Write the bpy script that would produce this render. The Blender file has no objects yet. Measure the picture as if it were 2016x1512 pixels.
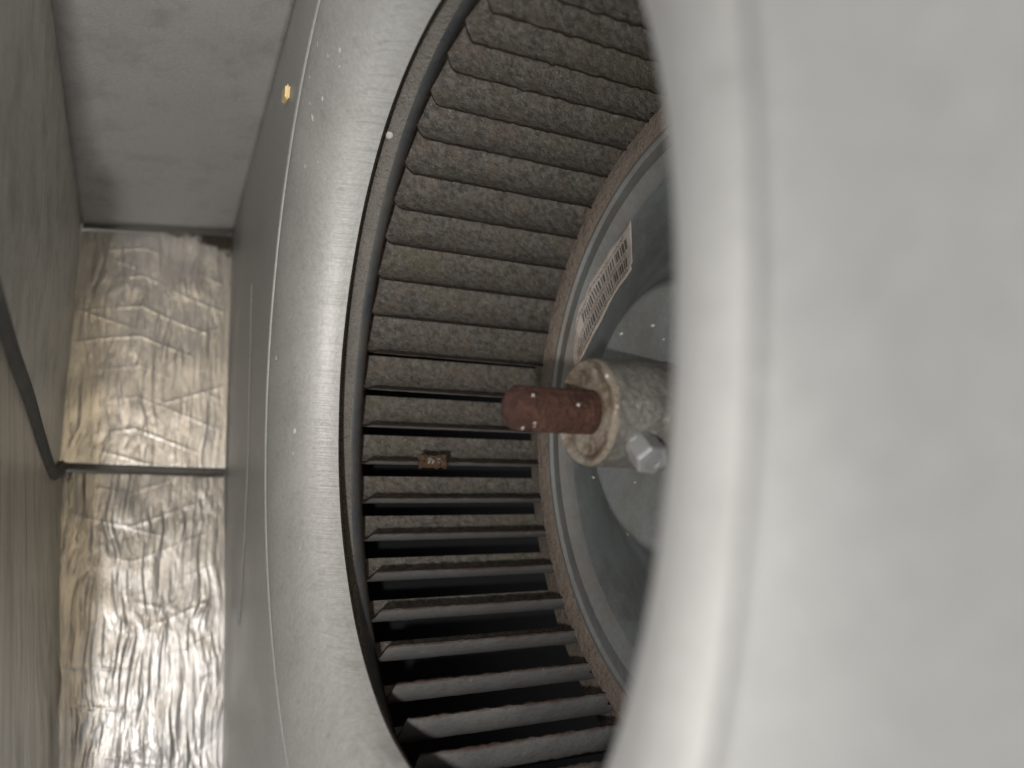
import bpy, bmesh, math, random
from math import sin, cos, pi, radians
from mathutils import Vector, Matrix, noise
from mathutils.bvhtree import BVHTree
random.seed(7)
S = 0.115                       # one drawing unit = inner blade radius = 115 mm
sc = bpy.context.scene
COL = sc.collection

# ------------------------------------------------------------------ camera
F_PX = 1516.74
CAM = Vector((-1.42037, -1.65209, 0.1138))
YAW, PITCH, ROLL = 0.44993, -0.03132, 0.0859
d_ = Vector((sin(YAW)*cos(PITCH), cos(YAW)*cos(PITCH), sin(PITCH)))
r0 = Vector((cos(YAW), -sin(YAW), 0)); u0 = r0.cross(d_)
r_ = cos(ROLL)*r0 + sin(ROLL)*u0; u_ = -sin(ROLL)*r0 + cos(ROLL)*u0
cam = bpy.data.cameras.new('camera'); co = bpy.data.objects.new('camera', cam); COL.objects.link(co)
co.matrix_world = Matrix(((r_.x, u_.x, -d_.x, CAM.x*S), (r_.y, u_.y, -d_.y, CAM.y*S), (r_.z, u_.z, -d_.z, CAM.z*S), (0, 0, 0, 1)))
cam.sensor_width = 36; cam.lens = 36*F_PX/2016
cam.clip_start = 0.004; cam.clip_end = 20
cam.dof.use_dof = True; cam.dof.focus_distance = 2.45*S; cam.dof.aperture_fstop = 7.0
sc.camera = co

# ------------------------------------------------------------------ light
w = bpy.data.worlds.new('World'); sc.world = w; w.use_nodes = True
w.node_tree.nodes['Background'].inputs[0].default_value = (1.0, .985, .97, 1)
w.node_tree.nodes['Background'].inputs[1].default_value = 0.92
def area(name, loc, target, size, power, col):
    l = bpy.data.lights.new(name, 'AREA'); l.shape = 'DISK'; l.size = size*S; l.energy = power; l.color = col
    o = bpy.data.objects.new(name, l); COL.objects.link(o)
    loc = Vector(loc)*S; o.location = loc
    o.rotation_euler = (Vector(target)*S - loc).to_track_quat('-Z', 'Y').to_euler(); return o
tl = bpy.data.lights.new('torch_lamp', 'SPOT'); tl.energy = 3.9; tl.color = (1.0, .968, .935); tl.shadow_soft_size = .05*S
tl.spot_size = radians(96); tl.spot_blend = 1.0
to = bpy.data.objects.new('torch_lamp', tl); COL.objects.link(to); to.location = Vector((-1.80, -1.92, -.11))*S
to.rotation_euler = (Vector((-1.38, .9, -.2))*S-to.location).to_track_quat('-Z', 'Y').to_euler()
area('room_lamp', (-1.45, -5.0, 2.9), (-1.3, 1.8, -0.5), 1.2, .62, (1.0, 0.72, 0.34))
area('low_fill_lamp', (-4.2, -3.6, -3.6), (-0.9, 0.8, -0.6), 2.6, 1.0, (0.97, 1.0, 0.94))  # added greenish fill from below, brightens the bottom of the flare
sc.view_settings.view_transform = 'Standard'; sc.view_settings.look = 'None'
sc.view_settings.exposure = 0; sc.view_settings.gamma = 1
sc.cycles.max_bounces = 8; sc.cycles.use_denoising = True

# ------------------------------------------------------------------ material helpers
class NT:
    def __init__(s, name):
        s.m = bpy.data.materials.new(name); s.m.use_nodes = True
        s.t = s.m.node_tree; s.b = s.t.nodes['Principled BSDF']
        tc = s.n('ShaderNodeTexCoord'); s.uv = tc.outputs['UV']
        mp = s.n('ShaderNodeMapping'); s.l(tc.outputs['Object'], mp.inputs[0]); mp.inputs['Scale'].default_value = (1/S,)*3
        oi = s.n('ShaderNodeObjectInfo'); ml = s.n('ShaderNodeMath'); ml.operation = 'MULTIPLY'; ml.inputs[1].default_value = 37
        s.l(oi.outputs['Random'], ml.inputs[0]); ad = s.n('ShaderNodeVectorMath'); s.l(mp.outputs[0], ad.inputs[0]); s.l(ml.outputs[0], ad.inputs[1])
        s.co = ad.outputs[0]; s.rand = oi.outputs['Random']; s.raw = mp.outputs[0]
        s.bump_last = None
    def n(s, t): return s.t.nodes.new(t)
    def l(s, a, b): s.t.links.new(a, b)
    def noise(s, scale, detail=4, rough=.55, stretch=None, vec=None, dist=0):
        v = vec or s.co
        if stretch:
            mp = s.n('ShaderNodeMapping'); mp.inputs['Scale'].default_value = stretch; s.l(v, mp.inputs[0]); v = mp.outputs[0]
        t = s.n('ShaderNodeTexNoise'); t.inputs['Scale'].default_value = scale; t.inputs['Detail'].default_value = detail
        t.inputs['Roughness'].default_value = rough; t.inputs['Distortion'].default_value = dist; s.l(v, t.inputs['Vector']); return t.outputs['Fac']
    def ramp(s, f, stops):
        r = s.n('ShaderNodeValToRGB'); e = r.color_ramp.elements
        while len(e) < len(stops): e.new(.5)
        for i, (p, c) in enumerate(stops):
            e[i].position = p; e[i].color = (c if hasattr(c, '__len__') else (c, c, c)) + (1,) if not hasattr(c, '__len__') or len(c) == 3 else c
        s.l(f, r.inputs[0]); return r.outputs[0]
    def mix(s, f, a, b, mode='MIX'):
        m = s.n('ShaderNodeMix'); m.data_type = 'RGBA'; m.blend_type = mode
        for v, k in ((f, 0), (a, 6), (b, 7)):
            if hasattr(v, 'is_linked') or isinstance(v, bpy.types.NodeSocket): s.l(v, m.inputs[k])
            elif k == 0: m.inputs[0].default_value = v
            else: m.inputs[k].default_value = tuple(v) + (1,)
        return m.outputs[2]
    def math(s, op, a, b=None, c=None):
        m = s.n('ShaderNodeMath'); m.operation = op
        for i, v in enumerate((a, b, c)):
            if v is None: continue
            if isinstance(v, bpy.types.NodeSocket): s.l(v, m.inputs[i])
            else: m.inputs[i].default_value = v
        return m.outputs[0]
    def uvx(s):
        sp = s.n('ShaderNodeSeparateXYZ'); s.l(s.uv, sp.inputs[0]); return sp.outputs[0], sp.outputs[1]
    def bump(s, h, dist, strength=1):
        b = s.n('ShaderNodeBump'); b.inputs['Strength'].default_value = strength; b.inputs['Distance'].default_value = dist*S
        s.l(h, b.inputs['Height'])
        if s.bump_last: s.l(s.bump_last, b.inputs['Normal'])
        s.bump_last = b.outputs[0]; s.l(b.outputs[0], s.b.inputs['Normal'])
    def out(s, col=None, rough=None, metal=None, spec=None):
        for v, k in ((col, 'Base Color'), (rough, 'Roughness'), (metal, 'Metallic'), (spec, 'Specular IOR Level')):
            if v is None: continue
            if isinstance(v, bpy.types.NodeSocket): s.l(v, s.b.inputs[k])
            elif k == 'Base Color': s.b.inputs[k].default_value = tuple(v) + (1,)
            else: s.b.inputs[k].default_value = v
        return s.m

def galvanised(name, a, b, metal, rough, grain=60, dirt=0.0, dirtcol=(.10, .08, .06), streak=None, fine=.0012, ticks=False):
    t = NT(name)
    n1 = t.noise(3.2, 5, .6); n2 = t.noise(grain, 3, .7)
    c = t.mix(t.ramp(n1, [(.3, 0.), (.7, 1.)]), a, b)
    c = t.mix(t.ramp(n2, [(.35, 0.), (.75, .55)]), c, tuple(min(1, x*1.35) for x in b))
    if streak:
        n3 = t.noise(6, 6, .7, stretch=streak); c = t.mix(t.ramp(n3, [(.42, .0), (.62, .45)]), c, tuple(x*.62 for x in a))
    # small dark pits and stains
    n4 = t.noise(26, 4, .75); c = t.mix(t.ramp(n4, [(.62, 0.), (.76, .4)]), c, tuple(x*.55 for x in a))
    if dirt:
        n5 = t.noise(5, 8, .72); c = t.mix(t.ramp(n5, [(.5-dirt*.3, 0.), (.75, 1.)]), c, dirtcol)
    if ticks:
        sp = t.n('ShaderNodeSeparateXYZ'); t.l(t.raw, sp.inputs[0])
        mk = t.math('MULTIPLY', t.math('GREATER_THAN', t.math('ADD', sp.outputs[0], t.math('MULTIPLY', n1, .08)), -.845), .24)
        tk = t.noise(5, 3, .6, stretch=(1.2, 1.2, 26)); c = t.mix(t.math('MULTIPLY', t.ramp(tk, [(.52, 0.), (.64, 1.)]), mk), c, (.2, .19, .175))
        t.bump(tk, .004, .35)
        c = t.mix(t.ramp(t.noise(13, 6, .72), [(.54, 0.), (.70, .32)]), c, (.24, .235, .22))
    rr = t.ramp(n1, [(.3, rough-.07), (.7, rough+.08)])
    t.bump(n2, fine); t.bump(t.noise(5, 2, .5), .003, .4)
    return t.out(c, rr, metal)

M = {}
M['flare'] = galvanised('galvanised_flare', (.34, .336, .325), (.39, .387, .375), .28, .58, 70, .0, ticks=True)
M['plate'] = galvanised('galvanised_plate', (.35, .35, .34), (.385, .385, .375), .38, .5, 60, .0)
M['wall'] = galvanised('dull_sheet_metal', (.50, .49, .46), (.60, .585, .54), .4, .45, 50, .1, (.3, .3, .22), streak=(1, 9, .45))
M['baffle'] = galvanised('grey_sheet_metal', (.32, .313, .302), (.37, .362, .35), .2, .6, 110, .02, (.26, .25, .24))
M['disc'] = galvanised('shaded_blue_grey_disc', (.13, .145, .148), (.16, .175, .175), .3, .52, 90, .15, (.10, .095, .085))  # cone of the plate, toned darker: shade on its steep slope painted in
M['boss'] = galvanised('lit_boss', (.165, .178, .178), (.21, .222, .218), .35, .5, 90, .15, (.15, .14, .12))  # same plate as the cone, lighter tone paints in the light on the boss
M['discrim'] = galvanised('dusty_disc_rim', (.13, .14, .145), (.17, .175, .17), .25, .6, 45, .3, (.15, .125, .105))
M['scroll'] = NT('gap_shade_scroll_sheet').out((.014, .014, .015), .95, 0, .1)  # near-black colour stands in for the shade seen through the blade gaps

def m_dust(name, base, dark, light, tan, ylw):
    t = NT(name); u, v = t.uvx()
    n1 = t.noise(14, 6, .7); n2 = t.noise(46, 6, .72); n3 = t.noise(4, 4, .6)
    c = t.mix(t.ramp(n2, [(.38, 0.), (.62, 1.)]), dark, base)
    c = t.mix(t.ramp(t.noise(24, 5, .75), [(.56, 0.), (.70, .3)]), c, tuple(x*.6 for x in dark))
    c = t.mix(t.ramp(n1, [(.48, 0.), (.75, .75)]), c, tan)
    c = t.mix(t.ramp(n3, [(.52, 0.), (.75, .5)]), c, ylw)
    c = t.mix(t.ramp(t.noise(110, 2, .6), [(.63, 0.), (.74, .7)]), c, light)
    # rust creeping in from the free edge
    e = t.math('ADD', u, t.math('MULTIPLY', t.math('SUBTRACT', n1, .5), .22))
    c = t.mix(t.ramp(e, [(-.06, .8), (.02, 0.)]), c, (.058, .032, .022))
    t.bump(n2, .011, .9); t.bump(n1, .010, .6)
    return t.out(c, .95, 0, .25)
M['dust'] = m_dust('dust_caked_metal', (.185, .168, .148), (.074, .066, .058), (.36, .34, .30), (.155, .12, .09), (.14, .135, .08))
def m_blade_back():
    t = NT('bare_grey_blade'); u, v = t.uvx()
    n1 = t.noise(9, 6, .7); n2 = t.noise(60, 4, .7)
    c = t.mix(t.ramp(n1, [(.3, 0.), (.7, 1.)]), (.15, .148, .146), (.215, .21, .20))
    c = t.mix(t.ramp(n2, [(.52, 0.), (.70, .5)]), c, (.11, .105, .10)); c = t.mix(t.ramp(t.noise(30, 5, .7), [(.62, 0.), (.72, .7)]), c, (.42, .40, .37))
    e = t.math('ADD', u, t.math('MULTIPLY', t.math('SUBTRACT', n1, .5), .10))
    c = t.mix(t.ramp(e, [(-.01, .95), (.05, 0.)]), c, (.075, .040, .026))
    t.bump(n2, .003); return t.out(c, .6, .3)
M['back'] = m_blade_back()
def m_rust(name, a, b, c_, sc_=22):
    t = NT(name); n1 = t.noise(sc_, 6, .7); n2 = t.noise(sc_*4, 4, .7)
    c = t.mix(t.ramp(n1, [(.35, 0.), (.65, 1.)]), a, b); c = t.mix(t.ramp(n2, [(.55, 0.), (.75, .7)]), c, c_)
    t.bump(n2, .01); t.bump(n1, .012); return t.out(c, .9, 0, .25)
M['edge'] = m_rust('rusty_cut_edge', (.018, .012, .010), (.036, .021, .016), (.06, .05, .04))
M['rust'] = m_rust('brown_rust', (.036, .015, .012), (.088, .042, .027), (.062, .046, .040), 14)
M['tan'] = m_rust('tan_dust', (.15, .12, .098), (.20, .165, .135), (.09, .07, .055), 12)
M['ringd'] = m_rust('dusty_grey_ring', (.16, .148, .13), (.20, .185, .165), (.08, .068, .057), 14)
M['ringg'] = galvanised('bare_grey_band', (.05, .056, .06), (.07, .074, .078), .3, .55, 50, .2, (.12, .10, .08))
def m_hub(name, rim):
    t = NT(name); n1 = t.noise(11, 6, .7); n2 = t.noise(55, 4, .75)
    if rim:
        c = t.mix(t.ramp(n1, [(.42, 0.), (.64, 1.)]), (.075, .05, .03), (.25, .22, .18))
        c = t.mix(t.ramp(n2, [(.55, 0.), (.75, .5)]), c, (.12, .08, .05))
    else:
        c = t.mix(t.ramp(n1, [(.35, 0.), (.7, 1.)]), (.10, .092, .08), (.24, .23, .21))
        c = t.mix(t.ramp(n2, [(.42, 0.), (.66, .75)]), c, (.065, .058, .05)); c = t.mix(t.ramp(t.noise(38, 4, .7), [(.60, 0.), (.70, .6)]), c, (.42, .40, .36))
        c = t.mix(t.ramp(t.noise(7, 3, .5), [(.62, 0.), (.8, .6)]), c, (.36, .34, .24))
    t.bump(n2, .006); t.bump(n1, .01); return t.out(c, .72, .25 if not rim else 0)
M['hub'] = m_hub('cast_hub', False); M['hubface'] = m_hub('cream_rust_face', True)
M['cream'] = m_rust('cream_edge', (.28, .24, .18), (.36, .31, .24), (.13, .09, .06))
M['zinc'] = galvanised('bright_zinc', (.20, .21, .215), (.28, .285, .285), .35, .48, 40, .2, (.25, .24, .22))
M['yellow'] = galvanised('yellow', (.66, .50, .27), (.78, .62, .36), .3, .35, 30)  # pale yellow paints in the light filling a hole in the side plate
M['paint'] = NT('white_paint').out((.46, .44, .40), .6)
M['pale'] = NT('pale_splash').out((.43, .43, .41), .6)
M['black'] = NT('black_gap').out((.012, .011, .010), .9)
M['seal'] = m_rust('dark_seal', (.11, .105, .095), (.14, .135, .12), (.09, .085, .075), 5)
M['clip'] = m_rust('clip_rust', (.075, .042, .025), (.13, .075, .045), (.10, .05, .03), 20)
M['clipzinc'] = m_rust('clip_bare', (.45, .43, .40), (.30, .25, .22), (.2, .11, .07), 30)

def m_foil(name, stain=False, dim=.74):
    t = NT(name)
    wv = t.noise(3.0, 6, .62, stretch=(6.5, 1.0, .9), vec=t.raw, dist=.6)
    n2 = t.noise(9, 5, .6, stretch=(2.2, 1, .8), vec=t.raw)
    c = t.mix(t.ramp(t.noise(5, 5, .6), [(.35, 0.), (.7, 1.)]), tuple(x*dim for x in (.50, .49, .48)), tuple(x*dim for x in (.62, .61, .60)))
    c = t.mix(t.ramp(wv, [(.27, .5), (.35, 0.)]), c, (.35, .33, .3))
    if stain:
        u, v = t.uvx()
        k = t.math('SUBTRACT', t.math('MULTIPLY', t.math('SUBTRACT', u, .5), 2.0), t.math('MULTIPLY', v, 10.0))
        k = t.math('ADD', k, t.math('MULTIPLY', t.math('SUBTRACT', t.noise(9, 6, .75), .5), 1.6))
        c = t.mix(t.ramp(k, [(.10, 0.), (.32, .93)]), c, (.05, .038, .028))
    t.bump(wv, .014, .5); t.bump(n2, .008, .5)
    return t.out(c, .37, .85)
M['foil'] = m_foil('aluminium_foil'); M['foil_dirty'] = m_foil('aluminium_foil_dirty', True, 1.08)
def m_strand():
    t = NT('foil_strand'); return t.out((.8, .77, .72), .3, .9)
M['strand'] = m_strand()

# ------------------------------------------------------------------ object helpers
def link(name, verts, faces, mats, parent=None, smooth=True, fmat=None, uvs=None, loc=None):
    me = bpy.data.meshes.new(name); me.from_pydata([Vector(v)*S for v in verts], [], faces)
    for m in (mats if isinstance(mats, list) else [mats]): me.materials.append(M[m])
    if fmat:
        for p, k in zip(me.polygons, fmat): p.material_index = k
    if smooth: me.polygons.foreach_set('use_smooth', [True]*len(me.polygons))
    if uvs:
        ul = me.uv_layers.new(name='UVMap')
        for lp in me.loops: ul.data[lp.index].uv = uvs[lp.vertex_index]
    me.update()
    o = bpy.data.objects.new(name, me); COL.objects.link(o)
    if parent: o.parent = parent
    return o
def tag(o, label=None, cat=None, kind=None, group=None):
    if label: o['label'] = label
    if cat: o['category'] = cat
    if kind: o['kind'] = kind
    if group: o['group'] = group
    return o
def thing(name, label, cat, loc=(0, 0, 0)):
    o = bpy.data.objects.new(name, None); COL.objects.link(o); o.empty_display_size = .02
    return tag(o, label, cat)
def autosmooth(o, ang=35):
    me = o.data; bm = bmesh.new(); bm.from_mesh(me)
    for e in bm.edges:
        if len(e.link_faces) == 2 and e.calc_face_angle(0) > radians(ang): e.smooth = False
    bm.to_mesh(me); bm.free()
def fixn(o):
    bm = bmesh.new(); bm.from_mesh(o.data); bmesh.ops.recalc_face_normals(bm, faces=bm.faces); bm.to_mesh(o.data); bm.free(); return o
def catmull(pts, k=6):
    out = []
    for i in range(len(pts)-1):
        p0 = pts[max(i-1, 0)]; p1 = pts[i]; p2 = pts[i+1]; p3 = pts[min(i+2, len(pts)-1)]
        for j in range(k):
            t = j/k
            out.append(tuple(.5*((2*b)+(c-a)*t+(2*a-5*b+4*c-d)*t*t+(-a+3*b-3*c+d)*t**3) for a, b, c, d in zip(p0, p1, p2, p3)))
    return out+[tuple(pts[-1])]
def thick(pts, t):
    """closed loop: open profile plus its offset by t to the left of its direction"""
    off = []
    for i, p in enumerate(pts):
        a = Vector(pts[max(i-1, 0)]); b = Vector(pts[min(i+1, len(pts)-1)]); n = (b-a).normalized(); off.append((p[0]-n.y*t, p[1]+n.x*t))
    return list(pts)+off[::-1]
def inlet_ctr(a, r, cen=(.06, .082)):
    w = min(1, max(0, -cos(a))); w = w*w*(3-2*w)
    return cen[0]+r*cos(a), cen[1]+(.02-cen[1])*w+r*sin(a)*(1+.17*w)
def revolve(name, prof, mats, parent, n=160, cen=(0, 0), closed=True, tilt=None, mfun=None, wob=0, a0=0, a1=2*pi, near=None):
    vs, fs, fm = [], [], []; m = len(prof); full = abs(a1-a0-2*pi) < 1e-6; rows = n if full else n+1
    for i in range(rows):
        a = a0+(a1-a0)*i/n
        wn = min(1, max(0, -cos(a))); wn = wn*wn*(3-2*wn)
        for j, (x, r) in enumerate(prof):
            if near: x += (near[j][0]-x)*wn; r += (near[j][1]-r)*wn
            rr = r+(wob*noise.noise(Vector((x*3, cos(a)*5, sin(a)*5))) if wob else 0)
            y, z = inlet_ctr(a, rr) if cen[0] else (rr*cos(a), rr*sin(a))
            vs.append((x+(tilt(x, y, z) if tilt else 0), y, z))
    for i in range(n):
        i2 = (i+1) % rows if full else i+1
        for j in range(m if closed else m-1):
            j2 = (j+1) % m
            fs.append((i*m+j, i2*m+j, i2*m+j2, i*m+j2)); fm.append(mfun(j) if mfun else 0)
    return fixn(link(name, vs, fs, mats, parent, fmat=fm))
def box(name, c, sx, mat, parent, bev=.1, rot=None):
    bm = bmesh.new(); bmesh.ops.create_cube(bm, size=1)
    bmesh.ops.scale(bm, vec=Vector(sx), verts=bm.verts)
    bmesh.ops.bevel(bm, geom=bm.edges[:], offset=min(sx)*bev, segments=2, affect='EDGES')
    mt = (rot or Matrix.Identity(3)).to_4x4(); mt.translation = Vector(c); bmesh.ops.transform(bm, matrix=mt, verts=bm.verts)
    bmesh.ops.scale(bm, vec=(S, S, S), verts=bm.verts)
    me = bpy.data.meshes.new(name); bm.to_mesh(me); bm.free(); me.materials.append(M[mat])
    o = bpy.data.objects.new(name, me); COL.objects.link(o); o.parent = parent; return o
def ray(px, py): return (d_+r_*(px-1008)/F_PX-u_*(py-756)/F_PX)
def bvh(*obs):
    V, P = [], []
    for o in obs:
        k = len(V); mw = o.matrix_basis; V += [mw @ v.co for v in o.data.vertices]; P += [[i+k for i in p.vertices] for p in o.data.polygons]
    return BVHTree.FromPolygons(V, P)
def on(tree, px, py):
    h = tree.ray_cast(CAM*S, ray(px, py).normalized()); return (h[0]/S, h[1]) if h[0] else (None, None)
def plane_hit(px, py, ax, val):
    v = ray(px, py); t = (val-CAM[ax])/v[ax]; return CAM+v*t

# ------------------------------------------------------------------ cabinet around the blower
def grid(corners, nu, nv, f=None, flip=False):
    """corners: rows of 3D points from top to bottom, each row left to right (two points); bilinear"""
    vs, fs, uv = [], [], []
    rows = len(corners)-1
    for j in range(nv+1):
        t = j/nv*rows; k = min(int(t), rows-1); t -= k
        L = Vector(corners[k][0]).lerp(Vector(corners[k+1][0]), t); R = Vector(corners[k][1]).lerp(Vector(corners[k+1][1]), t)
        for i in range(nu+1):
            p = L.lerp(R, i/nu); vs.append(p); uv.append((i/nu, j/nv))
    if f: vs = [p+f(p, uv[i][0], uv[i][1]) for i, p in enumerate(vs)]
    for j in range(nv):
        for i in range(nu):
            a = j*(nu+1)+i; q = (a, a+1, a+nu+2, a+nu+1); fs.append(q[::-1] if flip else q)
    return vs, fs, uv
TL = Vector((-1.735, 2.83, .612)); TR = Vector((-1.012, 2.83, .683))
ML = Vector((-1.735, 2.45, -.560)); MR = Vector((-1.000, 2.45, -.575))
BL = plane_hit(115, 1512, 1, 1.95); BR = plane_hit(444, 1512, 1, 1.95)
BL2 = ML+(BL-ML)*1.35; BR2 = MR+(BR-MR)*1.35

def crinkle(sd, amp):
    def f(p, u, v):
        q = Vector((p.x*22+sd+0.8*noise.noise(p*4), p.z*2.7+.6*noise.noise(p*3), sd))
        a = noise.fractal(q, .9, 2.1, 4)
        q2 = Vector((p.x*7+sd*2, p.z*6, 3+sd)); b = noise.noise(q2)
        ed = min(1, u*9, (1-u)*9)
        # scrim strands: raised chevron threads, fading in and out
        g = (.16*(u-.42) if u < .42 else .30*(.42-u))*(.9 if sd < 3 else -.8)
        zz = p.z-g-.012*noise.noise(Vector((p.x*3, p.z*3, 9)))
        g2 = (-.20*(u-.6) if u < .6 else .26*(u-.6))
        s1 = abs((zz/.150) % 1-.5); s2 = abs(((p.z-g2)/.31+.3) % 1-.5)
        m1 = min(1, max(0, .35+1.6*noise.noise(Vector((p.x*4, p.z*3, 20+sd)))))
        m2 = min(1, max(0, .1+1.8*noise.noise(Vector((p.x*4, p.z*3, 40+sd)))))
        st = max(0, 1-s1*16)*m1+max(0, 1-s2*30)*m2
        return Vector((0, -(abs(a)*amp+b*amp*.8+st*.0022)*ed, 0))
    return f
def foil(name, label, rows, nu, nv, sd, amp, mat='foil'):
    vs, fs, uv = grid(rows, nu, nv, crinkle(sd, amp))
    o = link(name, vs, fs, mat, None, uvs=uv)
    so = o.modifiers.new('t', 'SOLIDIFY'); so.thickness = .006*S; so.offset = 1
    return tag(o, label, 'insulation')
e = Vector((.0, 0, .03))
foil('foil_insulation', 'upper wrinkled foil insulation panel with warm reflections below the grey baffle', [(TL-e*1, TR-e*1), (ML+e*.6, MR+e*.6)], 150, 220, 1.3, .006, 'foil_dirty')
foil('foil_insulation', 'lower crinkled foil insulation panel reaching the bottom edge beneath the seam', [(ML-e*.8, MR-e*.8), (BL2, BR2)], 150, 300, 5.1, .010)

def slab(name, label, cat, corners, nu, nv, th, mat, f=None, kind=None):
    vs, fs, uv = grid(corners, nu, nv, f); o = link(name, vs, fs, mat, None, uvs=uv)
    so = o.modifiers.new('t', 'SOLIDIFY'); so.thickness = th*S; so.offset = 0
    return tag(o, label, cat, kind)
back = slab('back_wall', 'dark rear wall of the cabinet behind the foil panels', 'wall', [((-1.95, 3.0, 1.2), (-.9, 3.0, 1.2)), ((-1.95, 3.0, -3.4), (-.9, 3.0, -3.4))], 2, 2, .02, 'seal', kind='structure')
# sloping grey baffle overhead: from its lower back edge up and towards the viewer
ul = plane_hit(100, 0, 0, -1.735); ur = plane_hit(581, 0, 0, -1.02)
a, b = TL+Vector((0, -.03, -.0)), TR+Vector((0, -.03, -.0))
mid_r = plane_hit(523, 235, 0, -1.018)
K = 2.2
slab('sheet_metal_baffle', 'flat grey sheet metal baffle sloping overhead above the upper foil', 'panel',
     [(a+(ul-a)*K, b+(ur-b)*K), (a, b)], 30, 60, .012, 'baffle',
     f=lambda p, u, v: Vector((0, 0, .006*noise.noise(p*1.5))))
# left side sheets
def wob(p, u, v): return Vector((.006*noise.noise(Vector((p.y*1.1, p.z*1.6, 2)))+.003*noise.noise(Vector((p.y*9, p.z*1.2, 5))), 0, 0))
up_poly = []
creA = Vector((-1.74, 2.45, -.555)); creD = Vector((-1.74, .62, .03)); creC = [creA, Vector((-1.74, 1.95, -.50)), Vector((-1.74, 1.42, -.30)), Vector((-1.74, 1.0, -.115)), creD, Vector((-1.74, .3, .17)), Vector((-1.74, .0, .29))]
top = [Vector((-1.745, 2.83, .60)), Vector((-1.745, 2.40, .76)), Vector((-1.745, 1.9, .93)), Vector((-1.745, 1.2, 1.13)), Vector((-1.745, .6, 1.40)), Vector((-1.745, .3, 1.54)), Vector((-1.745, .0, 1.68))]
cre2 = catmull([tuple(v) for v in creC], 5); top2 = catmull([tuple(v) for v in top], 5)
vs, fs, uv = [], [], []
nv = 30
for i, (t_, c_) in enumerate(zip(top2, cre2)):
    for j in range(nv+1):
        p = Vector(t_).lerp(Vector(c_), j/nv)
        vs.append(p+wob(p, 0, 0)); uv.append((i/(len(top2)-1), j/nv))
for i in range(len(top2)-1):
    for j in range(nv):
        k = i*(nv+1)+j; fs.append((k, k+1, k+nv+2, k+nv+1))
o = link('side_sheet', vs, fs, 'wall', uvs=uv)
so = o.modifiers.new('t', 'SOLIDIFY'); so.thickness = .012*S
tag(o, 'dull scratched sheet metal on the left, above the curved dark seal', 'panel')
vs, fs, uv = [], [], []
botA = BL2+Vector((-.012, 0, 0))
for i, c_ in enumerate(cre2):
    c0 = Vector(c_)+Vector((.012, 0, -.01)); s = i/(len(cre2)-1)
    bt = Vector((botA.x-.012, botA.y+(.0-botA.y)*s, botA.z))
    if i == 0: c0.y = ML.y
    for j in range(nv+1):
        p = c0.lerp(bt, j/nv); wr = min(1, j/5)*.014*noise.fractal(Vector((p.y*11, p.z*.9, 1.5)), .9, 2, 4)
        vs.append(p+Vector((wr, 0, 0))); uv.append((s, j/nv))
for i in range(len(cre2)-1):
    for j in range(nv):
        k = i*(nv+1)+j; fs.append((k, k+1, k+nv+2, k+nv+1))
def m_wrinkle():
    t = NT('wrinkled_foil_side')
    wv = t.noise(4, 6, .65, stretch=(1, 5.5, .35), vec=t.raw, dist=.4)
    c = t.mix(t.ramp(wv, [(.36, 0.), (.6, 1.)]), (.36, .335, .29), (.60, .56, .49))
    t.bump(wv, .04, .9); return t.out(c, .36, .8)
M['wrinkle'] = m_wrinkle()
t = None
o = link('side_liner', vs, fs, 'wrinkle', uvs=uv)
so = o.modifiers.new('t', 'SOLIDIFY'); so.thickness = .012*S
tag(o, 'wrinkled brownish metal liner at the lower left, below the curved dark seal', 'panel')
# seal tube along the crease
def tube(name, path, r, mat, parent=None, n=8, taper=None):
    vs, fs = [], []
    for i, p in enumerate(path):
        p = Vector(p); a = Vector(path[max(i-1, 0)]); b = Vector(path[min(i+1, len(path)-1)]); t = (b-a).normalized()
        x = t.cross(Vector((.3, .2, 1)) if abs(t.z) < .9 else Vector((1, 0, 0))).normalized(); y = t.cross(x)
        rr = r*(taper(i/(len(path)-1)) if taper else 1)
        for k in range(n): vs.append(p+(x*cos(2*pi*k/n)+y*sin(2*pi*k/n))*rr)
    for i in range(len(path)-1):
        for k in range(n): fs.append((i*n+k, i*n+(k+1) % n, (i+1)*n+(k+1) % n, (i+1)*n+k))
    fs.append(tuple(range(n))[::-1]); fs.append(tuple((len(path)-1)*n+k for k in range(n)))
    return fixn(link(name, vs, fs, mat, parent))
tag(tube('edge_seal', [Vector(c)+Vector((.018, 0, -.006)) for c in cre2], .030, 'seal'), 'dark rounded seal strip curving down the left side to the foil seam', 'seal')
tag(tube('seam_seal', [ML+Vector((0, .02, .004)), ML.lerp(MR, .3)+Vector((0, .02, .002)), ML.lerp(MR, .7)+Vector((0, .02, -.002)), MR+Vector((-.004, .02, 0))], .022, 'seal'), 'dark horizontal joint strip between the two foil panels', 'seal')
tag(tube('corner_joint', [TL+Vector((.012, -.02, -.01)), TL.lerp(TR, .5)+Vector((0, -.02, -.012)), TR+Vector((-.01, -.02, -.01))], .013, 'seal'), 'thin dark joint where the grey baffle meets the upper foil', 'seal')

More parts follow.
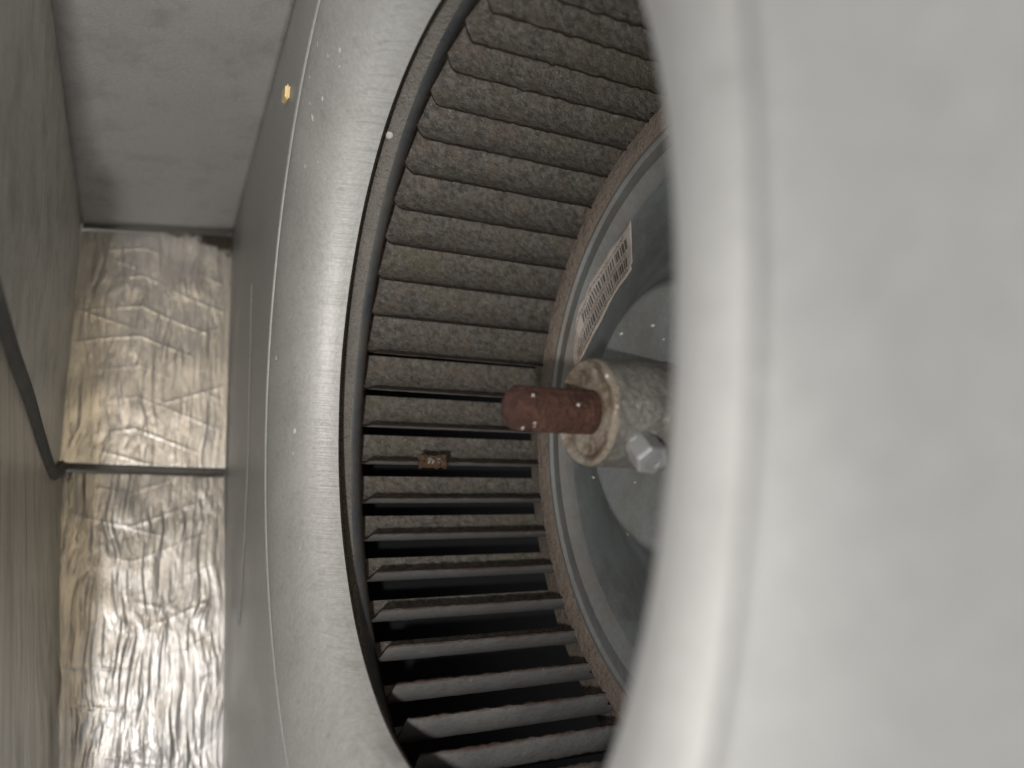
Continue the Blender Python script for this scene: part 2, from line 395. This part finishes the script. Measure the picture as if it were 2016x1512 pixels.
# ------------------------------------------------------------------ blower housing
HC = (.06, .082)
tilt = lambda x, y, z: -(.0164*z+.005*y)*min(1, max(0, (-x-.8)/.2))
housing = thing('blower_housing', 'galvanised blower housing with a flared round inlet around the dark wheel', 'housing')
nprof = catmull([(-.797, .931), (-.825, .948), (-.862, .988), (-.902, 1.045), (-.942, 1.102), (-.967, 1.145), (-.983, 1.185), (-.9905, 1.225), (-.985, 1.262)], 4)
prof = catmull([(-.797, .931), (-.835, .934), (-.872, .946), (-.907, .972), (-.938, 1.02), (-.962, 1.085), (-.979, 1.15), (-.989, 1.215), (-.985, 1.262)], 4)
cone = revolve('inlet_cone', thick(prof, -.010), 'flare', housing, 220, HC, tilt=tilt, near=thick(nprof, -.010))
autosmooth(cone, 40)
bead = revolve('lip_edge', [(-.797+.006*cos(k*pi/3), .935+.006*sin(k*pi/3)) for k in range(6)], 'edge', housing, 220, HC, tilt=tilt, wob=.002)
# side plate: annulus r 1.2 out to a rectangle, as a thin sheet with a raised bead round the inlet
def plate_grid(x0):
    vs, fs = [], []; n = 256; rr = [0, .012, .03, .05, .08, .12, .2, .35, .6, 1]
    ymin, ymax, zmin, zmax = -2.5, 2.98, -3.0, 2.2
    for i in range(n):
        a = 2*pi*i/n; c, s = cos(a), sin(a)
        t = min((ymax-HC[0])/c if c > 1e-6 else 99, (ymin-HC[0])/c if c < -1e-6 else 99, (zmax-HC[1])/s if s > 1e-6 else 99, (zmin-HC[1])/s if s < -1e-6 else 99)
        for k in rr:
            yi, zi = inlet_ctr(a, 1.249); ye, ze = HC[0]+t*c, HC[1]+t*s; y, z = yi+(ye-yi)*k, zi+(ze-zi)*k
            bx = 0
            vs.append((x0+tilt(-1, y, z)+bx, y, z))
    m = len(rr)
    for i in range(n):
        for k in range(m-1): fs.append((i*m+k, ((i+1) % n)*m+k, ((i+1) % n)*m+k+1, i*m+k+1))
    return vs, fs
vs, fs = plate_grid(-.9851)
plate = fixn(link('side_plate', vs, fs, 'plate', housing))
so = plate.modifiers.new('t', 'SOLIDIFY'); so.thickness = .012*S; so.offset = 0
# folded hem running down the plate
p1 = [on_ for on_ in (plane_hit(px, py, 0, -1.012) for px, py in ((494, 560), (488, 700), (480, 900), (470, 1060), (456, 1230)))]
vs, fs = [], []
for p in p1:
    x = -.9925+tilt(-1, p.y, p.z)
    for dy, dx in ((-.016, -.0), (-.012, -.004), (.012, -.006), (.022, -.0)): vs.append((x+dx, p.y+dy, p.z))
for i in range(len(p1)-1):
    for k in range(4): fs.append((i*4+k, i*4+(k+1) % 4, i*4+4+(k+1) % 4, i*4+4+k))
fixn(link('folded_hem', vs, fs, 'plate', housing, smooth=False))
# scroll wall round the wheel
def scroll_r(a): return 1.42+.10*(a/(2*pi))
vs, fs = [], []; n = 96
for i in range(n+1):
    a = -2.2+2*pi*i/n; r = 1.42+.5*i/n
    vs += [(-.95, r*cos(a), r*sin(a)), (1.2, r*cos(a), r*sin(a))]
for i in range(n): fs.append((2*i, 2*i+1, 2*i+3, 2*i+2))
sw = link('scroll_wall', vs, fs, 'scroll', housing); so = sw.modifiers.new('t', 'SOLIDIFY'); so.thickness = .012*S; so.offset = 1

# ------------------------------------------------------------------ blower wheel
wheel = thing('squirrel_cage_fan', 'dirty squirrel cage blower wheel with dust caked blades inside the round inlet', 'fan wheel')
NB = 49; PT = 2*pi/NB
# blade section: arc through inner edge (0,0) and outer edge (r .17, t .126)
P0 = Vector((1.0, 0)); P1 = Vector((1.168, .114)); ch = P1-P0; L = ch.length
HALF = radians(53); R_ = (L/2)/sin(HALF); mid = (P0+P1)/2; nrm = Vector((ch.y, -ch.x)).normalized()
cen = mid-nrm*R_*cos(HALF)          # bulge towards -t
a_s = math.atan2(P0.y-cen.y, P0.x-cen.x); a_e = math.atan2(P1.y-cen.y, P1.x-cen.x)
while a_e < a_s: a_e += 2*pi
def arc(u):
    a = a_s+(a_e-a_s)*u; return cen+Vector((cos(a), sin(a)))*R_, Vector((cos(a), sin(a)))
def blade_mesh(seed):
    xs = [-.722, -.712, -.706, -.698, -.690, -.683, -.676]+[-.676+(.668)*k/44 for k in range(1, 45)]+[.002, .006, .030, .052]
    us = [0, .02, .05, .1, .16, .23, .31, .4, .5, .6, .7, .8, .9, 1]
    th = .0045; vs, fs, fm, uv = [], [], [], []
    nx, nu = len(xs), len(us)
    for side in (0, 1):
        for x in xs:
            k = min(1, max(0, (-.676-x)/.034)); k = k*k*(3-2*k); u_start = .46*k
            if x > .0: u_start = .02 if x < .004 else .20
            jag = .006*noise.noise(Vector((x*40, seed*7.3, 0)))+.005*noise.noise(Vector((x*110, seed*3.3, 4)))
            for u in us:
                uu = u_start+(1-u_start)*u
                P, nn = arc(uu)
                q = Vector((x*22, uu*5, seed*11.1)); q2 = Vector((x*75, uu*18, seed*5.1))
                if side == 0: off = -(th*.5+.0018*(.5+noise.noise(q))+.0016*(.5+noise.noise(q2)))
                else: off = th*.5+.0012*noise.noise(q)
                P = P+nn*off
                if u == 0: P = P-Vector((1, 0))*(jag)
                vs.append((x, P.x, P.y)); uv.append((uu, x))
    N = nx*nu
    for i in range(nx-1):
        for j in range(nu-1):
            a = i*nu+j
            fs.append((a, a+1, a+nu+1, a+nu)); fm.append(0)
            fs.append((N+a, N+a+nu, N+a+nu+1, N+a+1)); fm.append(1)
    for i in range(nx-1):
        a = i*nu; fs.append((a, a+nu, N+a+nu, N+a)); fm.append(2)
        a = i*nu+nu-1; fs.append((a, N+a, N+a+nu, a+nu)); fm.append(2)
    for j in range(nu-1):
        a = j; fs.append((a, N+a, N+a+1, a+1)); fm.append(2)
        a = (nx-1)*nu+j; fs.append((a, a+1, N+a+1, N+a)); fm.append(2)
    o = link('blade', vs, fs, ['dust', 'back', 'edge'], wheel, fmat=fm, uvs=uv); fixn(o); autosmooth(o, 50); return o
protos = [blade_mesh(s) for s in range(7)]
A0 = 1.3875
seq = 0
for i in range(NB):
    a = A0-.1285*i if i < 23 else A0-.1285*22-(i-22)*((2*pi-.1285*22)/(NB-22))
    if i < 7: b = protos[i]
    else:
        b = protos[random.randrange(7)].copy(); COL.objects.link(b); b.parent = wheel
    b.rotation_euler.x = a+random.uniform(-.004, .004)

ringp = [(-.700, 1.064), (-.733, 1.060), (-.738, 1.062), (-.775, 1.070), (-.786, 1.082), (-.790, 1.14), (-.784, 1.17), (-.76, 1.182), (-.66, 1.182), (-.66, 1.174), (-.745, 1.172), (-.766, 1.160), (-.772, 1.12), (-.765, 1.082), (-.70, 1.074)]
ring = revolve('end_ring', ringp, ['ringd', 'ringg', 'edge'], wheel, 240, mfun=lambda j: 1 if j == 0 else (2 if j in (13, 14) else 0), wob=.0015)
# black shadow-side bead where the ring crimps the blades
revolve('crimp_edge', [(-.699+.004*cos(k*pi/3), 1.066+.005*sin(k*pi/3)) for k in range(6)], 'edge', wheel, 240, wob=.004)
# back plate, from the outer rim inwards
dp = [(.052, 1.19), (.050, 1.02), (.040, 1.014), (-.010, 1.012), (-.014, 1.006), (-.012, .990), (-.006, .958), (.004, .945), (-.004, .938), (-.006, .925), (.004, .915), (.004, .90), (-.002, .865), (.010, .85), (.03, .82)]
dp2 = catmull([(.03, .82), (.035, .76), (.02, .66), (-.02, .55), (-.07, .47), (-.10, .42), (-.135, .385), (-.165, .365), (-.178, .345), (-.18, .30), (-.18, .12)], 5)
dd = dp+dp2[1:]; nd = len(dp)
nb = len(dd)-11
disc = revolve('back_plate', thick(dd, .010), ['disc', 'discrim', 'tan', 'boss'], wheel, 220,
               mfun=lambda j: (2 if j < 7 else 1 if j < nd-1 else 3 if j >= nb else 0) if j < len(dd)-1 else 0)
autosmooth(disc, 30)
# hub
hub = revolve('hub', [(-.17, .145), (-.20, .140), (-.40, .1355), (-.414, .131), (-.418, .126), (-.412, .114), (-.400, .108), (-.399, .088), (-.403, .078), (-.398, .0565), (-.17, .0565)],
              ['hub', 'hubface', 'cream'], wheel, 80, mfun=lambda j: 0 if j in (0, 1, 10, 9) else (2 if j == 2 else 1), wob=.002)
autosmooth(hub, 50)
# set screw: bright hex head pointing out of the hub
psi = radians(27); ax = Vector((-.08, -cos(psi), -sin(psi))).normalized()
xx = ax.cross(Vector((1, 0, 0))).normalized(); yy = ax.cross(xx).normalized()
def prism(name, base, axis, rad, length, n, mat, parent, cham=0, rot=0, rings=None):
    X = axis.cross(Vector((1, 0, .1))).normalized(); Y = axis.cross(X)
    rings = rings or [(0, 1), (length-cham, 1), (length, 1-cham*8)]
    vs = [base+axis*h+(X*cos(2*pi*k/n+rot)+Y*sin(2*pi*k/n+rot))*rad*s for h, s in rings for k in range(n)]
    fs = [(i*n+k, i*n+(k+1) % n, (i+1)*n+(k+1) % n, (i+1)*n+k) for i in range(len(rings)-1) for k in range(n)]
    fs += [tuple(range(n))[::-1], tuple((len(rings)-1)*n+k for k in range(n))]
    return fixn(link(name, vs, fs, mat, parent, smooth=False))
sb = Vector((-.325, -.125*cos(psi), -.125*sin(psi)))
scr = prism('set_screw', sb, ax, .0425, .085, 6, 'zinc', hub, rot=.35, rings=[(.022, .96), (.028, 1), (.078, 1), (.086, .90)])
bv = scr.modifiers.new('b', 'BEVEL'); bv.width = .0025*S; bv.segments = 2
prism('thread_collar', sb, ax, .037, .03, 20, 'zinc', hub, rings=[(-.01, 1), (.022, 1), (.026, .9)])
prism('screw_socket', sb+ax*.0865, ax, .022, .003, 24, 'zinc', hub, rings=[(-.003, 1), (.001, 1), (.001, .8), (-.0015, .7)])
# balance clip on one blade
ba = A0-.1285*13
er = Vector((0, cos(ba), sin(ba))); et = Vector((0, -sin(ba), cos(ba)))
rot = Matrix(((1, er.x, et.x), (0, er.y, et.y), (0, er.z, et.z)))
vs, fs = [], []; nx_, nt_ = 16, 9
for i in range(nx_+1):
    for j in range(nt_+1):
        X = -.512+.105*i/nx_+.006*noise.noise(Vector((j*.9, 3, i > nx_/2))); T = -.024+.046*j/nt_+.006*noise.noise(Vector((i*.5, 7, j > nt_/2)))
        rr_ = .975+.010*noise.noise(Vector((i*.35, j*.5, 2)))+.35*abs(T)**1.25
        vs.append(Vector((X, 0, 0))+er*rr_+et*T)
for i in range(nx_):
    for j in range(nt_): k = i*(nt_+1)+j; fs.append((k, k+1, k+nt_+2, k+nt_+1))
clip = link('balance_clip', vs, fs, ['clip', 'clipzinc'], wheel, fmat=[1 if 4 < q//nt_ < 12 and 2 < q % nt_ < 6 and noise.noise(Vector((q//nt_*.6, q % nt_*.7, 5))) > -.15 else 0 for q in range(nx_*nt_)])
so = clip.modifiers.new('t', 'SOLIDIFY'); so.thickness = .009*S
# barcode label curved onto the back plate
tr = bvh(disc)
quad = [(1242, 430), (1249, 530), (1128, 690), (1136, 730)]   # top-right, right-lower, left-upper, left-lower
vs, fs, uv = [], [], []; nu, nv = 30, 10
lu = catmull([(1131, 717), (1132, 665), (1138, 614), (1151, 586), (1161, 557), (1182, 527), (1202, 493), (1218, 470), (1244, 431)], 4)
ll = catmull([(1134, 728), (1140, 717), (1153, 694), (1170, 660), (1189, 624), (1202, 597), (1218, 569), (1235, 546), (1247, 527)], 4)
def Q(s, t):
    k = s*(len(lu)-1); i = min(int(k), len(lu)-2); k -= i
    return Vector(lu[i]).lerp(Vector(lu[i+1]), k).lerp(Vector(ll[i]).lerp(Vector(ll[i+1]), k), t)
ok = True
for i in range(nu+1):
    for j in range(nv+1):
        s, t = i/nu, j/nv
        q = Q(s, t)
        # rounded corner and a slightly torn upper edge
        if t == 0: q = q+Vector((2.0*noise.noise(Vector((s*9, 1, 1))), 3*noise.noise(Vector((s*9, 2, 1)))))
        h, nn = on(tr, q.x, q.y)
        if h is None: h = plane_hit(q.x, q.y, 0, 0); nn = Vector((-1, 0, 0))
        vs.append(h+Vector((-.004-.002*noise.noise(Vector((s*12, t*3, 0))), 0, 0))); uv.append((s, t))
for i in range(nu):
    for j in range(nv):
        if i == nu-1 and j == nv-1: continue
        k = i*(nv+1)+j; fs.append((k, k+1, k+nv+2, k+nv+1))
def m_label():
    t = NT('barcode_print'); u, v = t.uvx()
    def band(x, lo, hi): return t.math('MULTIPLY', t.math('GREATER_THAN', x, lo), t.math('LESS_THAN', x, hi))
    def bars(scale, thr):
        cb = t.n('ShaderNodeCombineXYZ'); us_ = t.math('MULTIPLY', u, scale); t.l(t.math('FLOOR', us_), cb.inputs[0]); wn = t.n('ShaderNodeTexWhiteNoise'); wn.noise_dimensions = '3D'
        t.l(cb.outputs[0], wn.inputs['Vector']); return t.math('GREATER_THAN', t.math('FRACT', us_), t.math('MULTIPLY_ADD', wn.outputs['Value'], .6, thr-.3))
    row1 = t.math('MULTIPLY', t.math('MULTIPLY', band(v, .24, .46), band(u, .30, .94)), bars(34, .5))
    row2 = t.math('MULTIPLY', t.math('MULTIPLY', band(v, .60, .82), band(u, .14, .92)), bars(37, .52))
    cb = t.n('ShaderNodeCombineXYZ'); t.l(t.math('MULTIPLY', u, 90), cb.inputs[0]); t.l(t.math('MULTIPLY', v, 34), cb.inputs[1])
    tx = t.n('ShaderNodeTexNoise'); tx.inputs['Scale'].default_value = 1; t.l(cb.outputs[0], tx.inputs['Vector'])
    lines = t.math('ADD', band(v, .49, .565), t.math('ADD', band(v, .85, .93), band(v, .12, .19)))
    txt = t.math('MULTIPLY', t.math('MULTIPLY', lines, band(u, .12, .92)), t.math('GREATER_THAN', tx.outputs['Fac'], .52))
    ink = t.math('MINIMUM', t.math('ADD', t.math('ADD', row1, row2), txt), 1)
    n = t.noise(20, 5, .65)
    paper = t.mix(t.ramp(n, [(.4, 0.), (.7, 1.)]), (.32, .285, .255), (.23, .19, .155))
    st = t.math('ADD', t.math('MULTIPLY', t.math('SUBTRACT', .45, u), 1.0), t.math('MULTIPLY', t.math('SUBTRACT', n, .5), 1.2))
    paper = t.mix(t.ramp(st, [(.1, 0.), (.5, .75)]), paper, (.17, .125, .095))
    c = t.mix(t.math('MULTIPLY', ink, .88), paper, (.03, .028, .028))
    return t.out(c, .75)
M['label'] = m_label()
lab = link('barcode_label', vs, fs, 'label', wheel, uvs=uv)
so = lab.modifiers.new('t', 'SOLIDIFY'); so.thickness = .0015*S

# ------------------------------------------------------------------ motor shaft
shaft = thing('motor_shaft', 'rusty brown motor shaft stub sticking out of the hub', 'shaft')
sp = [(-.632, .0005), (-.631, .026), (-.628, .038), (-.610, .0515), (-.604, .0545)]+[(-.59+.0105*k, .0555) for k in range(20)]+[(-.38, .0555), (.35, .0555), (.35, .0005)]
rod = revolve('shaft_rod', sp, 'rust', shaft, 64, closed=False, wob=.004)
# ------------------------------------------------------------------ specks of white paint and small plate marks
def speck(tree, px, py, rx, ry, parent, mat='paint', name='paint_speck', hgt=.3):
    h, nn = on(tree, px, py)
    if h is None: return
    if nn.dot(ray(px, py)) > 0: nn = -nn
    dep = (h-CAM).dot(d_); rx *= dep/F_PX; ry *= dep/F_PX
    up = (u_-nn*u_.dot(nn)).normalized(); rt = up.cross(nn)
    fr = max(.25, abs(nn.dot(ray(px, py).normalized())))
    vs, fs = [], []; n = 9
    for k, (rr, hh) in enumerate(((1, -.15), (.92, .35), (.6, .8))):
        for i in range(n):
            a = 2*pi*i/n; jj = 1+.18*noise.noise(Vector((cos(a)*2, sin(a)*2, px*.7+py)))
            vs.append(h+rt*(cos(a)*rx*rr*jj/max(.3, abs(rt.dot(r_))))+up*(sin(a)*ry*rr*jj/max(.3, abs(up.dot(u_))))+nn*hh*hgt*min(rx, ry))
    vs.append(h+nn*hgt*min(rx, ry))
    for k in range(2):
        for i in range(n): fs.append((k*n+i, k*n+(i+1) % n, (k+1)*n+(i+1) % n, (k+1)*n+i))
    for i in range(n): fs.append((2*n+i, 2*n+(i+1) % n, 3*n))
    return fixn(link(name, vs, fs, mat, parent))
tc = bvh(cone, plate)
for px, py, rx, ry in ((668, 99, 3.6, 5.5), (645, 110, 2, 4), (668, 131, 2, 2.5), (613, 82, 1.6, 5), (625, 86, 1.5, 6), (598, 75, 1.3, 4), (609, 152, 2.2, 3), (634, 194, 3.4, 5), (614, 231, 3.4, 8), (610, 204, 1.8, 4),
                       (600, 327, 2.4, 4), (626, 319, 1.6, 3), (682, 285, 1.8, 2.4), (543, 705, 2.6, 5), (579, 848, 4.5, 6), (577, 893, 1.8, 3), (672, 117, 1.3, 1.5), (640, 352, 1.2, 2), (700, 170, 1.2, 1.4), (655, 60, 1.2, 1.5), (590, 1080, 1.4, 2.2), (610, 1440, 2, 1.6)):
    speck(tc, px, py, rx, ry, housing)
speck(bvh(ring), 766, 266, 8, 5.5, wheel)
ts = bvh(rod)
for px, py, r in ((1050, 778, 3.6), (1139, 797, 4.2), (1053, 833, 2.8), (1029, 843, 3.4), (1098, 859, 3.8), (1052, 840, 2.2), (1136, 858, 2.5)): speck(ts, px, py, r*.75, r*.75, shaft, hgt=.6)
td = bvh(disc)
for px, py, r in ((1223, 657, 3), (1285, 641, 3), (1236, 1052, 2.6), (1168, 940, 3), (1250, 950, 1.6), (1306, 668, 1.6), (1200, 1000, 1.4)): speck(td, px, py, r, r, wheel)
th_ = bvh(hub)
for px, py, r in ((1195, 740, 3.4), (1168, 818, 2.6), (1216, 800, 2.2), (1212, 812, 1.8)): speck(th_, px, py, r, r, wheel, hgt=.5)
for k in range(34):
    r = random.uniform(4, 13)
    speck(tc, random.uniform(1470, 2010), random.uniform(10, 1500), r, r*random.uniform(.8, 1.6), housing, 'pale', hgt=.06)
h, nn = on(tc, 571, 188)
if h is not None:
    br = thing('lit_hole_block', 'small square brass block standing in for a lit hole in the side plate', 'lit hole')  # added flat block, its colour stands in for light in a hole
    box('lit_hole_face', h+Vector((-.015, 0, 0)), (.016, .085, .052), 'yellow', br, .4)
    box('lit_hole_rim', h+Vector((.0, 0, 0)), (.008, .12, .075), 'seal', br, .25)
speck(tc, 547, 240, 3.2, 16, housing, 'black', 'slot', .1)
speck(tc, 575, 232, 7, 7, housing, 'seal', 'dirt_patch', .05)
# dirt caked in the top right corner of the upper foil
